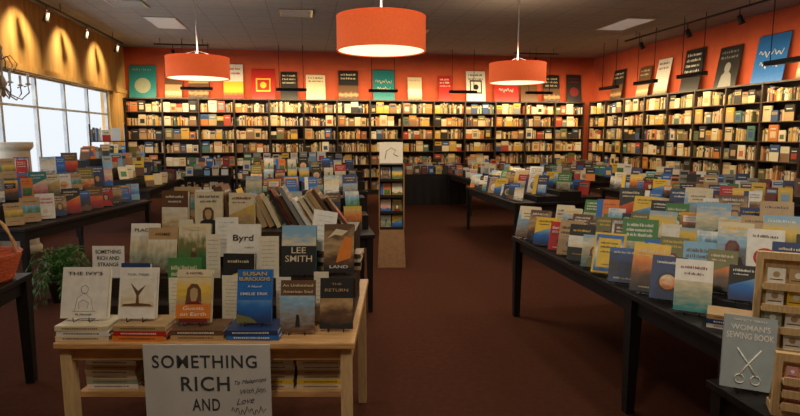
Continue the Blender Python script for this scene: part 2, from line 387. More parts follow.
# ------------------------------------------------------------ posters above shelves
def poster(x, y, ph, w, h, bg, fg, art, n=3):
    mb = MB(); rng = random.Random(int(x*100+y*7))
    mb.box(-w/2, w/2, 0, .012, 0, h, PM[bg])
    f = PM[fg]
    if art is not None:
        if art == 'square': art_rect(mb, -w*.32, w*.32, h*.25, h*.7, f, 2); art_rect(mb, -w*.26, w*.26, h*.3, h*.65, PM[bg], 3); art_circle(mb, 0, h*.47, w*.14, f, 4)
        elif art == 'circle': art_circle(mb, 0, h*.38, w*.3, f, 2)
        elif art == 'person': art_poly(mb, [(-w*.3, 0), (w*.3, 0), (w*.22, h*.3), (w*.06, h*.4), (-w*.06, h*.4), (-w*.22, h*.3)], f, 2); art_circle(mb, 0, h*.48, w*.14, f, 2, 14, 1.3)
        elif art == 'script':
            for q, ww in ((.62, .38), (.38, .3)):
                mb.tube([(-w*ww+2*w*ww*i/26, -.004, h*q+h*.05*math.sin(i*1.25)+h*.03*math.sin(i*.5)) for i in range(27)], .008, f, 5)
        else: art_rect(mb, -w*.5, w*.5, 0, h*.5, art, 2)
    for i in range(n):
        z = h*(.84-.13*i); hh = h*.065; x0 = -w*.38
        while x0 < w*.34:
            lw = rng.uniform(.010, .022); art_rect(mb, x0, min(x0+lw, w*.38), z, z+hh*rng.choice([.7, .75, 1]), f, 3); x0 += lw+rng.choice([.009, .009, .03])
    add('poster', mb.mesh('poster'), (x, y, CH+.004), (-.16, 0, ph), label='large %s book-cover poster board leaning above the bookcases' % bg, cat='poster', group='posters above the bookcases')
PB = [(-4.1, .66, .85, 'teal', 'sage', 'circle', 1), (-3.35, .42, .72, 'brown', 'tan', ART[1], 2), (-2.72, .5, .8, 'tan', 'white', ART[7], 2), (-1.83, .5, .92, 'white', 'red', ART[4], 2), (-1.06, .6, .8, 'red', 'yellow', 'square', 0),
      (-.38, .45, .74, 'black', 'cream', None, 3), (.33, .52, .68, 'cream', 'brown', None, 2), (1.22, .54, .8, 'black', 'cream', ART[7], 2), (2.2, .6, .84, 'teal', 'cream', 'script', 0), (3.08, .4, .66, 'cream', 'tan', ART[6], 1),
      (3.95, .38, .7, 'red', 'white', None, 3), (4.85, .56, .86, 'white', 'black', 'square', 2), (5.75, .72, .86, 'red', 'white', 'script', 0), (6.45, .5, .8, 'brown', 'tan', None, 2), (7.15, .5, .78, 'black', 'cream', ART[7], 3), (7.85, .46, .8, 'black', 'maroon', 'circle', 2)]
for x, w, h, bg, fg, a, n in PB: poster(x, Y1-.02-.012-h*math.sin(.16), 0, w, h, bg, fg, a, n)
PR = [(14.3, .55, .8, 'black', 'cream', ART[7], 2), (13.1, .5, .75, 'brown', 'cream', ART[1], 2), (12.35, .5, .85, 'white', 'maroon', ART[6], 2), (11.3, .62, .92, 'black', 'white', None, 4), (10.25, .6, .82, 'black', 'grey', 'person', 2), (9.2, .72, .88, 'blue', 'white', 'script', 0), (8.25, .6, .92, 'brown', 'tan', ART[1], 2)]
for y, w, h, bg, fg, a, n in PR: poster(X1-.02-.012-h*math.sin(.16), y, -math.pi/2, w, h, bg, fg, a, n)

# ------------------------------------------------------------ hanging black light bars
bar_me = MB().box(-.38, .38, -.05, .05, 0, .07, M_black).mesh('lamp_housing')
rod_me = MB().tube([(0, 0, 0), (0, 0, ZC-2.83)], .007, M_black, 6).mesh('rod')
lens_me = boxmesh('lens', -.34, .34, .01, .045, -.006, 0, PM['grey'])
def bar(x, y, ph, s=1):
    e = add('hanging_light', None, (x, y, 2.76), (0, 0, ph), label='black bar light hung on two thin rods before the shelves', cat='ceiling light', group='hanging bar lights')
    add('lamp_housing', bar_me, parent=e); add('lens', lens_me, parent=e)
    for q in (-.3, .3): add('rod', rod_me, (q, 0, .07), parent=e)
for x in (-2.6, -.3, 2.05, 4.2, 6.35): bar(x, 14.75, 0)
for y in (12.9, 11.4, 9.9, 7.75): bar(7.35, y, -math.pi/2)

# ------------------------------------------------------------ pendants
def pendant(x, y, z, r=.45, h=.30):
    e = add('pendant_lamp', None, (x, y, z), label='round orange-red drum pendant lamp hanging from the ceiling', cat='pendant lamp', group='orange drum pendants')
    mb = MB(); mb.lathe([(r, 0), (r, h), (r-.012, h), (r-.012, 0), (r, 0)], M_shade, 64); add('lamp_shade', mb.mesh('lamp_shade'), parent=e)
    mb = MB(); mb.lathe([(r+.003, -.004), (r+.003, .012), (r-.014, .012), (r-.014, -.004), (r+.003, -.004)], M_shade, 64); mb.lathe([(r+.003, h-.01), (r+.003, h+.003), (r-.014, h+.003), (r-.014, h-.01)], M_shade, 64); add('rim', mb.mesh('rim'), parent=e)
    mb = MB(); mb.lathe([(0.001, .006), (r-.014, .006), (r-.014, .014), (.001, .014)], M_glow, 64); add('diffuser', mb.mesh('diffuser'), parent=e)
    mb = MB()
    for a in range(3):
        t = a*2.094; mb.tube([(0, 0, h+.10), ((r-.01)*math.cos(t), (r-.01)*math.sin(t), h-.02)], .004, M_steel, 5)
    mb.tube([(0, 0, h+.02), (0, 0, ZC-z-.02)], .012, M_steel, 8); add('stem', mb.mesh('stem'), parent=e)
    mb = MB(); mb.lathe([(.001, ZC-z-.04), (.06, ZC-z-.03), (.065, ZC-z), (.001, ZC-z)], M_steel, 20); add('canopy', mb.mesh('canopy'), parent=e)
    for dz, en, up in ((-.06, 26, 0), (h*.75, 12, 1)):
        l = bpy.data.lights.new('pendant_light', 'AREA'); l.shape = 'DISK'; l.size = .7; l.energy = en; l.color = (1, .76, .46)
        lo = bpy.data.objects.new('pendant_light', l); col.objects.link(lo); lo.location = (x, y, z+dz)
        if up: lo.rotation_euler = (math.pi, 0, 0)
pendant(.79, 5.81, 2.51, h=.33); pendant(-1.53, 8.86, 2.49); pendant(3.39, 8.75, 2.49)

# ------------------------------------------------------------ ceiling items
def panel(x, y, w, d):
    mb = MB(); mb.box(-w/2, w/2, -d/2, d/2, -.012, 0, M_steel); mb.box(-w/2+.03, w/2-.03, -d/2+.03, d/2-.03, -.016, -.012, M_panel)
    add('ceiling_light_panel', mb.mesh('ceiling_light_panel'), (x, y, ZC), label='flat rectangular light panel set in the tiled ceiling', cat='ceiling light', group='ceiling panels')
panel(-2.7, 12.3, .6, 1.2); panel(6.5, 10.9, .6, 1.2)
def vent(x, y):
    mb = MB()
    for a, b, c, d in ((-.3, .3, -.3, -.26), (-.3, .3, .26, .3), (-.3, -.26, -.26, .26), (.26, .3, -.26, .26)): mb.box(a, b, c, d, -.02, 0, M_steel)
    for i in range(9): mb.box(-.26, .26, -.24+i*.058, -.215+i*.058, -.018, -.004, M_frame)
    add('ceiling_vent', mb.mesh('ceiling_vent'), (x, y, ZC), label='square slatted air vent in the ceiling', cat='vent', group='ceiling vents')
vent(-2.95, 10.6); vent(-.1, 10.9); vent(2.4, 12.4)
def spot(x, y, z, aim, parent):
    a = Vector(aim).normalized(); mb = MB()
    p = Vector((0, 0, 0)); mb.tube([p-a*.02, p+a*.10, p+a*.13], [.035, .045, .055], M_black, 14)
    add('lamp_head', mb.mesh('lamp_head'), (x, y, z-.12), parent=parent)
    mb = MB(); mb.tube([(0, 0, 0), (0, 0, -.12)], .008, M_black, 6); add('lamp_arm', mb.mesh('lamp_arm'), (x, y, z), parent=parent)
def track(x0, y0, x1, y1, z, pts, aim, lab):
    cx, cy = (x0+x1)/2, (y0+y1)/2
    e = add('track_light', None, (cx, cy, z), label=lab, cat='track light', group='track lights')
    mb = MB(); mb.box(min(x0, x1)-cx-.015, max(x0, x1)-cx+.015, min(y0, y1)-cy-.015, max(y0, y1)-cy+.015, 0, .03, M_black); add('track_rail', mb.mesh('track_rail'), parent=e)
    for t in (.1, .5, .9):
        add('rail_hanger', MB().tube([(0, 0, .03), (0, 0, ZC-z)], .006, M_black, 6).mesh('rail_hanger'), (x0+(x1-x0)*t-cx, y0+(y1-y0)*t-cy, 0), parent=e)
    for px, py in pts: spot(px-cx, py-cy, 0, aim, e)
track(-4.1, 7.5, -4.1, 14.2, 3.74, [(-4.1, 8.2), (-4.1, 10.3), (-4.1, 12.0), (-4.1, 13.8)], (-.35, .2, -1), 'black ceiling track with spotlights beside the window wall')
track(7.2, 8, 7.2, 12, 3.74, [(7.2, 8.6), (7.2, 9.9), (7.2, 11.4)], (.5, 0, -1), 'black ceiling track with spotlights along the shelf wall')
track(-3.4, 14.2, -2.2, 14.2, 3.74, [(-3.0, 14.2)], (0, .5, -1), 'short black ceiling track with one spotlight')
track(5.4, 14.2, 6.6, 14.2, 3.74, [(6.0, 14.2)], (0, .5, -1), 'short black ceiling track with one spotlight')

# ------------------------------------------------------------ black display tables
def table(cx, cy, L, W, rot, z=.75, leg=.06, lab='long black-painted wooden display table covered with books', mids=()):
    mat = M_black
    e = add('display_table', None, (cx, cy, 0), (0, 0, rot), label=lab, cat='table', group='black display tables')
    t = add('table_top', boxmesh('table_top', -W/2, W/2, -L/2, L/2, z-.035, z, mat), parent=e); bevel(t, .004)
    ap = MB(); q = .05
    for s in (-1, 1):
        ap.box(s*(W/2-q)-.01, s*(W/2-q)+.01, -L/2+q, L/2-q, z-.13, z-.035, mat)
        ap.box(-W/2+q, W/2-q, s*(L/2-q)-.01, s*(L/2-q)+.01, z-.13, z-.035, mat)
    add('apron', ap.mesh('apron'), parent=e)
    lm = MB(); l = leg/2; zz = z-.035
    lm.box(-l, l, -l, l, 0, zz, mat)
    for i, v in enumerate(lm.v):
        if v[2] == 0: lm.v[i] = (v[0]*.7, v[1]*.7, 0)
    lme = lm.mesh('leg')
    for sx in (-1, 1):
        for yy in (-(L/2-.045), L/2-.045)+tuple(mids): add('leg', lme, (sx*(W/2-.045), yy, 0), parent=e)
    return e
def step_riser(cx, cy, W, Dp, rot, hs, z, along_y):
    mb = MB(); n = len(hs)
    for i, h in enumerate(hs):
        if h <= 0: continue
        if along_y: st = W/n; mb.box(-W/2+i*st+.004, -W/2+(i+1)*st, -Dp/2+.03, Dp/2-.03, .001, h, M_black)
        else: st = Dp/n; mb.box(-W/2+.03, W/2-.03, -Dp/2+i*st+.004, -Dp/2+(i+1)*st, .001, h, M_black)
    if mb.v: add('display_riser', mb.mesh('display_riser'), (cx, cy, z), (0, 0, rot), label='black stepped riser lifting rows of books on a table', cat='riser', group='display risers')
def dress(cx, cy, L, W, rot, z, hs, face, grp, sp=.2, far=False, farrows=(), easel=True, facej=.06, fr=.30, lean=LEAN, scr=(.97, 1.08), skip=0):
    step_riser(cx, cy, W, L, rot, hs, z, True)
    Rm = Matrix.Rotation(rot, 3, 'Z'); st = W/len(hs)
    for i, h in enumerate(hs):
        xl = -W/2+(i+fr)*st
        y = -L/2+.12+R.uniform(0, .05)
        while y < L/2-.10:
            me, w, hh, t = R.choice(DES); p = Rm @ Vector((xl+R.uniform(-.02, .02), y, 0)); ph = face+R.uniform(-facej, facej); s = R.uniform(*scr)
            if R.random() < skip: y += sp*.6; continue
            if far or i in farrows: stuff_face(Matrix.Translation((cx+p.x, cy+p.y, z+h+.01)) @ Matrix.Rotation(ph, 4, 'Z') @ Matrix.Rotation(-LEAN2, 4, 'X'), w, hh, t, TCOL)
            else: put_book(me, w, hh, t, cx+p.x, cy+p.y, z+h, ph, grp, easel=easel, sc=s, lean=lean)
            y += sp*R.uniform(.95, 1.08)*(s/1.03)
def dress_x(cx, cy, W, Dp, z, hs, grp, sp=.185, jit=.15, far=False, face=0):
    step_riser(cx, cy, W, Dp, 0, hs, z, False); st = Dp/len(hs)
    for i, h in enumerate(hs):
        x = -W/2+.11
        while x < W/2-.09:
            me, w, hh, t = R.choice(DES); ph = face+R.uniform(-jit, jit); px, py = cx+x, cy-Dp/2+i*st+st*.3
            if far: stuff_face(Matrix.Translation((px, py, z+h+.01)) @ Matrix.Rotation(ph, 4, 'Z') @ Matrix.Rotation(-LEAN, 4, 'X'), w, hh, t, TCOL)
            else: put_book(me, w, hh, t, px, py, z+h, ph, grp, sc=R.uniform(.95, 1.08))
            x += sp*R.uniform(.97, 1.1)
def stack(x, y, z, ph, keys, grp, lab='paperback lying flat in a small stack', jit=.06):
    zz = z+.001
    for k in keys:
        add('book', FL[k], (x+R.uniform(-.004, .004), y, zz), (0, 0, ph+R.uniform(-jit, jit)), label=lab, cat='book', group=grp); zz += .0225
    return zz
# table A (right aisle)
W = 1.5
table(1.85+W/2, 3.46, 2.7, W, 0, leg=.075, mids=(-.53,))
dress(1.85+W/2, 3.56, 2.46, W, 0, .75, [0, .05, .10, .15, .18], rad(-40), 'books on the long table near the aisle', .178, lean=LEAN2, scr=(.92, 1.32), facej=.09, fr=.24)
# table B
table(3.42, 8.3, 2.35, 1.3, 0); dress(3.42, 8.3, 2.35, 1.3, 0, .75, [0, .08, .14, .06], rad(-40), 'books on the middle table', .19, farrows=(3,), lean=LEAN2, scr=(.9, 1.2))
# table C, C2, D
table(5.7, 7.3, 3.4, 1.3, 0); dress(5.7, 7.3, 3.4, 1.3, 0, .75, [0, .08, .14], rad(-40), 'books on the table before the shelf wall', .2, farrows=(1, 2), lean=LEAN2)
table(6.0, 11.4, 2.6, 1.2, 0); dress(6.0, 11.4, 2.6, 1.2, 0, .75, [0, .08, .12], rad(-30), 'far', .23, far=True, skip=.15)
table(3.9, 11.9, 1.8, 1.2, 0); dress(3.9, 11.9, 1.8, 1.2, 0, .75, [0, .08, .12], rad(-15), 'far', .23, far=True, skip=.15)
table(.05, 9.45, .95, 1.9, 0); dress_x(.05, 9.45, 1.9, .95, .75, [0, .14, .28], 'books on the centre table', far=False)
table(-.2, 12.0, .9, 2.2, 0); dress_x(-.2, 12.0, 2.2, .9, .75, [0, .16, .30], 'far', far=True)
table(0.0, 5.5, .85, 1.25, 0); dress_x(0.0, 5.5, 1.25, .85, .75, [0, .14, .28], 'books on the table behind the feature display')
# left tables
dx = rad(-13.6)
gx, gy = -2.72+.235*1.22-.972*.55, 5.95+.972*1.22+.235*.55
table(gx, gy, 2.45, 1.1, dx)
step_riser(gx, gy, 1.1, 2.45, dx, [.40, .20, 0], .75, True)
Rm = Matrix.Rotation(dx, 3, 'Z')
for i, (xl, h, skip) in enumerate([(.36, 0, .1), (-.02, .20, .12), (-.38, .40, .25)]):
    y = -1.1
    while y < 1.12:
        if R.random() > skip:
            me, w, hh, t = R.choice(WARM if R.random() < .5 else DES); p = Rm @ Vector((xl, y, 0))
            put_book(me, w, hh, t, gx+p.x, gy+p.y, .75+h, rad(28)+R.uniform(-.12, .12), 'books on the table by the windows', sc=R.uniform(1, 1.2))
        y += .22
table(-3.15, 11.0, 2.4, 1.2, 0); dress(-3.15, 11.0, 2.4, 1.2, 0, .75, [.5, .34, .17, 0], rad(15), 'far', .24, far=True, facej=.3, fr=.6, skip=.15)
table(-2.15, 13.3, .8, 1.0, 0); dress_x(-2.15, 13.3, 1.0, .8, .75, [0, .16], 'far', far=True)
e = add('display_rack', None, (-4.12, 12.85, 0), (0, 0, rad(20)), label='tall open black rack of cards and books by the windows', cat='display rack')
fr = MB()
for s in (-1, 1): fr.box(s*.33-.012, s*.33+.012, -.13, .13, 0, 1.88, M_black)
add('rack_frame', fr.mesh('rack_frame'), parent=e)
Mk = Matrix.Translation((-4.12, 12.85, 0)) @ Matrix.Rotation(rad(20), 4, 'Z')
for k in range(5):
    add('shelf', boxmesh('shelf', -.317, .317, -.13, .13, .15+k*.34, .17+k*.34, M_black), parent=e)
    fill_row(Mk @ Matrix.Translation((0, -.12, 0)), -.31, .31, .171+k*.34, .28, .8, [PAL['white'], PAL['red'], PAL['cream'], PAL['white'], PAL['tan'], PAL['blue']])
def cloth_table(cx, cy, w, d, h):
    e = add('display_table', None, (cx, cy, 0), label='table fully draped in black cloth near the back shelves', cat='table', group='black display tables')
    mb = MB(); n = 60; P = []
    for i in range(n):
        t = i/n*4
        if t < 1: q = (-w/2+w*t, -d/2)
        elif t < 2: q = (w/2, -d/2+d*(t-1))
        elif t < 3: q = (w/2-w*(t-2), d/2)
        else: q = (-w/2, d/2-d*(t-3))
        P.append(q)
    for i in range(n):
        a, b = P[i], P[(i+1) % n]; f = lambda q, k: (q[0]*(1.03+.02*(k % 2)), q[1]*(1.04+.03*(k % 2)), 0.005)
        mb.poly([(a[0], a[1], h), f(a, i), f(b, i+1), (b[0], b[1], h)], M_black)
    mb.poly([(x, y, h) for x, y in P], M_black)
    add('tablecloth', mb.mesh('tablecloth'), parent=e)
cloth_table(3.0, 13.4, 1.6, .8, .72)
for j in range(3):
    for i in range(9):
        stuff_face(Matrix.Translation((2.28+i*.175, 13.08+j*.22, .73+j*.03)) @ Matrix.Rotation(R.uniform(-.3, .3), 4, 'Z') @ Matrix.Rotation(-LEAN, 4, 'X'), .14, .2, .025, TCOL)
stack(1.97, 2.24, .75, rad(-40), ['white', 'navy', 'tan'], 'stacked books on the long table', jit=.03)

# ------------------------------------------------------------ feature table (birch)
H0, LC, TW, TD, TZ = 2.31, -.845, 1.30, 1.08, .78
def Wd(u, w):
    L = LC+u; H = H0+w
    return (L*math.cos(YAW)+H*math.sin(YAW), -L*math.sin(YAW)+H*math.cos(YAW))
def FT(name, me, **k): return add(name, me, parent=ft, **k)
ox, oy = Wd(0, 0)
ft = add('display_table', None, (ox, oy, 0), (0, 0, -YAW), label='birch display table with an open lower shelf and featured books', cat='table')
o = FT('table_top', boxmesh('table_top', -TW/2, TW/2, 0, TD, TZ-.03, TZ, M_birch)); bevel(o, .006)
lm = boxmesh('leg', -.024, .024, -.024, .024, 0, TZ-.03, M_birch2)
for sx in (-1, 1):
    for w in (.045, TD-.045): FT('leg', lm, loc=(sx*(TW/2-.04), w, 0))
mb = MB(); mb.box(-TW/2+.064, TW/2-.064, .035, .055, TZ-.09, TZ-.03, M_birch); mb.box(-TW/2+.064, TW/2-.064, TD-.055, TD-.035, TZ-.09, TZ-.03, M_birch)
for s in (-1, 1): mb.box(s*(TW/2-.04)-.01, s*(TW/2-.04)+.01, .07, TD-.07, TZ-.09, TZ-.03, M_birch)
FT('apron', mb.mesh('apron'))
FT('shelf', boxmesh('shelf', -TW/2+.055, TW/2-.055, .075, TD-.075, .50, .525, M_birch))
FT('back_panel', boxmesh('back_panel', -TW/2+.07, TW/2-.07, TD-.07, TD-.056, .525, TZ-.09, M_birch))
mb = MB(); mb.box(-.64, .62, .29, .44, .001, .075, M_darkwood); mb.box(-.64, .62, .44, .72, .001, .17, M_darkwood); mb.box(-.50, .60, .72, 1.06, .001, .36, M_darkwood)
rx, ry = Wd(0, 0)
add('display_riser', mb.mesh('display_riser'), (rx, ry, TZ), (0, 0, -YAW), label='dark stepped riser hidden under books on the birch table', cat='riser')

FG = 'featured books on the birch table'
def fbook(u, w, z, bw, bh, t, cov, artf, texts, label, ph=0, easel=True, lean=LEAN):
    mb = MB(); body(mb, bw, bh, t, PM[cov], False)
    if artf: artf(mb, bw, bh)
    x, y = Wd(u, w)
    o = put_book(mb.mesh('book'), bw, bh, t, x, y, z, -YAW+ph, FG, label, easel, lean=lean)
    pg = MB(); pg.box(-bw/2+.0026, bw/2-.004, .0026, t-.0026, .003, bh-.003, M_pages); add('pages', pg.mesh('pages'), parent=o)
    for s, xc, zc, wd, mat, mh in texts:
        add('lettering', text_mesh(s, bw*wd, .006, 0, PM[mat], bh*mh if mh else None), (bw*xc, -LAYER*6, bh*zc), parent=o)
    return o
def a_sketch(mb, w, h):
    mb.tube([(-w*.2, -.001, h*.15), (-w*.15, -.001, h*.4), (0, -.001, h*.5), (w*.15, -.001, h*.38), (w*.2, -.001, h*.15)], .0009, PM['grey'], 4)
    mb.tube([(-w*.1, -.001, h*.18), (-w*.12, -.001, h*.3), (-w*.02, -.001, h*.36), (w*.1, -.001, h*.3), (w*.06, -.001, h*.18)], .0009, PM['grey'], 4)
    mb.tube([(w*.08*math.cos(a*.6), -.001, h*.56+w*.09*math.sin(a*.6)) for a in range(10)], .0009, PM['brown'], 4, closed=True)
    art_rect(mb, -w*.25, w*.25, h*.13, h*.14, PM['sage'])
def a_tree(mb, w, h):
    art_rect(mb, -w*.44, w*.44, h*.22, h*.78, ART[15])
    art_poly(mb, [(-w*.4, h*.24), (w*.4, h*.24), (w*.35, h*.28), (w*.05, h*.3), (w*.03, h*.45), (w*.22, h*.66), (w*.01, h*.54), (-w*.2, h*.7), (-w*.03, h*.45), (-w*.04, h*.3), (-w*.38, h*.28)], PM['brown'], 2)
def a_woman(mb, w, h):
    art_rect(mb, -w/2, w/2, 0, h, ART[9])
    art_poly(mb, [(-w*.42, 0), (w*.42, 0), (w*.34, h*.30), (w*.1, h*.42), (-w*.1, h*.42), (-w*.34, h*.30)], PM['maroon'], 3)
    art_poly(mb, [(-w*.24, h*.36), (-w*.1, h*.42), (w*.1, h*.42), (w*.22, h*.38), (w*.2, h*.62), (w*.1, h*.72), (-w*.08, h*.73), (-w*.19, h*.64)], PM['brown'], 4)
    art_poly(mb, [(-w*.07, h*.40), (w*.07, h*.40), (w*.12, h*.52), (w*.1, h*.63), (0, h*.66), (-w*.1, h*.62), (-w*.11, h*.52)], PM['tan'], 5)
    art_rect(mb, -w/2, w/2, h*.08, h*.34, PM['orange'], 5); art_rect(mb, -w/2, w/2, h*.86, h, PM['cream'], 4)
def a_blue(mb, w, h):
    art_rect(mb, -w/2, w/2, 0, h, PM['blue']); art_rect(mb, -w/2, w/2, 0, h*.42, ART[0], 2)
    art_poly(mb, [(-w/2, 0), (w*.1, 0), (-w*.1, h*.10), (-w/2, h*.16)], PM['olive'], 4)
def a_cross(mb, w, h):
    art_rect(mb, -w/2, w/2, 0, h*.7, ART[13])
    art_poly(mb, [(-w*.06, h*.1), (w*.08, h*.1), (w*.05, h*.32), (-w*.03, h*.34)], PM['black'], 3)
def a_dark(mb, w, h):
    art_rect(mb, -w/2, w/2, 0, h*.6, ART[7])
def a_green(mb, w, h):
    art_rect(mb, -w/2, w/2, 0, h, ART[2])
    art_poly(mb, [(-w*.13, h*.06), (w*.13, h*.06), (w*.08, h*.40), (-w*.08, h*.42)], PM['brown'], 4); art_circle(mb, 0, h*.47, w*.06, PM['tan'], 5)
def a_teal(mb, w, h):
    art_rect(mb, -w/2, w/2, 0, h*.58, PM['black']); art_rect(mb, -w*.5, w*.5, h*.58, h, ART[5])
def a_map(mb, w, h):
    art_rect(mb, -w/2, w/2, 0, h, ART[7]); art_poly(mb, [(-w*.1, h*.2), (w*.4, h*.3), (w*.45, h*.7), (w*.2, h*.75), (w*.1, h*.62), (0, h*.45)], PM['orange'], 2); art_poly(mb, [(-w*.4, h*.7), (-w*.1, h*.9), (w*.3, h*.86), (w*.1, h*.76), (-w*.15, h*.78)], PM['cream'], 2)
def a_land(mb, w, h):
    art_rect(mb, -w/2, w/2, 0, h*.74, ART[6])
stk = 'books stacked on the birch table'
def fst(u, w, z, keys, lab='book lying flat in a low stack', jit=.03):
    x, y = Wd(u, w); return stack(x, y, z, -YAW, keys, stk, lab, jit)
z1 = fst(-.53, .02, TZ, ['cream', 'white', 'cream']); z2 = fst(-.285, .02, TZ, ['orange', 'red', 'tan']); z3 = fst(-.04, .03, TZ, ['tan', 'brown']); z4 = fst(.20, .03, TZ, ['blue', 'navy'])
fbook(-.555, .08, z1, .205, .225, .03, 'white', a_sketch, [("THE IVY'S", 0, .88, .75, 'black', .06), ('A Novel', 0, .08, .35, 'black', .035)], 'white book with a small sketched figure on a wire easel')
fbook(-.32, .08, z2, .165, .225, .024, 'white', a_tree, [('THE TREE', 0, .87, .6, 'grey', .035)], 'white book with a bare tree picture on a wire easel')
fbook(-.075, .09, z3, .155, .235, .026, 'cream', a_woman, [('Guests', 0, .27, .6, 'white', .07), ('on Earth', 0, .16, .75, 'white', .07), ('A NOVEL', 0, .93, .5, 'maroon', .04)], 'novel with an orange title band and a woman on the cover')
fbook(.195, .09, z4, .155, .235, .026, 'blue', a_blue, [('SUSAN', 0, .92, .7, 'yellow', .07), ('BURROUGHS', 0, .82, .88, 'yellow', .07), ('A Novel', 0, .68, .4, 'white', .04), ('EMILIE ERIK', 0, .54, .8, 'white', .05)], 'blue book with yellow title on a wire easel')
fbook(.385, .10, TZ, .155, .23, .022, 'brown', a_cross, [('An Unfinished', 0, .90, .88, 'cream', .055), ('American Soul', 0, .78, .85, 'cream', .055)], 'dark book with a misty landscape on a wire easel')
fbook(.555, .14, TZ, .15, .23, .022, 'black', a_dark, [('THE', 0, .88, .3, 'tan', .04), ('RETURN', 0, .76, .7, 'tan', .06)], 'very dark book with faint lettering on a wire easel')
z = TZ+.076
for u, k in ((-.44, 5), (-.20, 22), (.06, 9)):
    me, w, hh, t = DES[k]; x, y = Wd(u, .325); put_book(me, w, hh, t, x, y, z, -YAW+R.uniform(-.08, .08), FG, 'paperback half hidden behind the front row', lean=rad(8), easel=False)
z = TZ+.171
fbook(-.49, .53, z+.0, .145, .25, .022, 'white', a_land, [('PLACES', 0, .86, .7, 'brown', .07)], 'white book with a muted green landscape picture')
fbook(-.375, .485, z, .15, .235, .022, 'tan', a_land, [('HOME', 0, .86, .5, 'brown', .06)], 'tan book with a pale landscape picture')
fbook(-.215, .49, z, .165, .255, .024, 'olive', a_green, [('THE COVE', 0, .90, .75, 'cream', .07)], 'olive green novel with a walking figure')
fbook(.035, .50, z, .17, .25, .026, 'white', None, [('Byrd', 0, .70, .62, 'black', .16), ('A NOVEL', .2, .52, .3, 'grey', .03), ('KIM CHURCH', 0, .12, .6, 'grey', .04)], 'white novel titled in bold black letters')
fbook(.33, .46, z, .175, .25, .026, 'teal', a_teal, [('LEE', 0, .49, .42, 'cream', .12), ('SMITH', 0, .32, .78, 'cream', .13)], 'dark teal book with large cream author name')
fbook(.53, .50, z, .155, .25, .026, 'black', a_map, [('LAND', 0, .12, .6, 'white', .06)], 'black book with an orange shape on the cover')
def card(u, w, z, cw, ch, ph, mat, lines, label, tilt=0.2, name='note_card', txt=None, roll=0):
    mb = MB(); mb.box(-cw/2, cw/2, 0, .003, 0, ch, mat)
    rng = random.Random(int(u*1000))
    if txt is None:
        for i in range(lines):
            zz = ch*(.86-.75*i/max(lines, 1)); art_lines(mb, 0, zz, cw*rng.uniform(.6, .8), .003, PM['grey'], rng, 2)
    x, y = Wd(u, w)
    o = add(name, mb.mesh(name), (x, y, z+.002), (-tilt, roll, -YAW+ph), label=label, cat='card', group='shelf cards')
    if txt:
        for s, zc, wd, mh in txt: add('lettering', text_mesh(s, cw*wd, .012, 0, M_ink, ch*mh), (0, -.001, ch*zc), parent=o)
    return o
LB = 'small handwritten recommendation card standing among the books'
card(-.625, .445, z, .16, .16, 0, M_paper, 0, 'white card with black capitals standing behind the books', .1, txt=[('SOMETHING', .82, .8, .12), ('RICH AND', .62, .7, .12), ('STRANGE', .42, .65, .12)])
card(-.20, .24, TZ, .085, .22, .05, M_notecard, 9, LB, .1); card(.065, .24, TZ, .12, .23, -.05, M_notecard, 10, LB, .1)
card(-.435, .24, TZ, .07, .22, .0, M_notecard, 9, LB, .1); card(.295, .25, TZ, .07, .22, .05, M_notecard, 9, LB, .1); card(.47, .27, TZ, .07, .24, .0, M_notecard, 9, LB, .1)
card(-.29, .60, z, .075, .27, 0, M_notecard, 9, LB, .1); card(.185, .44, z, .10, .21, .05, M_notecard, 8, LB, .15); card(-.095, .44, z, .07, .22, .0, M_notecard, 8, LB, .1)
card(.425, .62, z+.10, .13, .22, .3, M_paper, 6, 'white folded note card tilted beside a book', .3, roll=.2)
card(-.08, .62, z+.07, .12, .21, .1, PM['white'], 7, LB)
fst(.52, .60, TZ+.171, ['tan', 'black', 'cream', 'brown'], jit=.08)
z = TZ+.361
for i in range(19):
    me, w, hh, t = WARM[(i*5+3) % 16]; x, y = Wd(-.20+.041*i, .88+.003*i+R.uniform(-.03, .03))
    put_book(me, w, hh, t, x, y, z, rad(84)+R.uniform(-.05, .05), 'side-facing books on the top tier', 'book on the top tier with its spine showing', lean=rad(16+i*1.1), easel=False, sc=R.uniform(.85, 1.15))
for i in range(2):
    me, w, hh, t = WARM[(i*3+1) % 16]; x, y = Wd(-.42+.12*i, .97); put_book(me, w, hh, t, x, y, z, -YAW+.1, 'books on the top tier', easel=False)
for i, (u, ph) in enumerate([(-.40, -.1), (-.21, .1), (-.03, .0)]):
    me, w, hh, t = WARM[(i*7+2) % 16]; x, y = Wd(u, .745)
    put_book(me, w, hh, t, x, y, z, -YAW+ph, 'books on the top tier', lean=rad(6), easel=False)
zz = .525
x, y = Wd(-.46, .10); stack(x, y, zz, -YAW, ['white', 'sage', 'cream', 'white', 'tan', 'white'], 'books stacked on the lower shelf')
for j in range(2):
    x, y = Wd(.28+.245*j-.03, .10); stack(x, y, zz, -YAW, ['cream', 'yellow', 'cream', 'tan', 'white', 'cream'], 'books stacked on the lower shelf', jit=.015)
sx, sy = Wd(.015, -.012)
sg = MB(); sg.box(-.272, .272, 0, .008, -.72, 0, M_signpaper)
sign = add('sign', sg.mesh('sign'), (sx, sy, TZ-.003), (0, 0, -YAW), label='pale grey poster board with bold dark capitals on a table', cat='sign')
M_signink = pmat('sign_ink', (.04, .045, .05), .8, .2, 30)
for s, zc, wd, mh in (('SOMETHING', -.075, .45, .058), ('RICH', -.175, .21, .066), ('AND', -.27, .12, .055)):
    add('lettering', text_mesh(s, wd, .012, 0, M_signink, mh, 1.12), (-.01, -.001, zc), parent=sign)
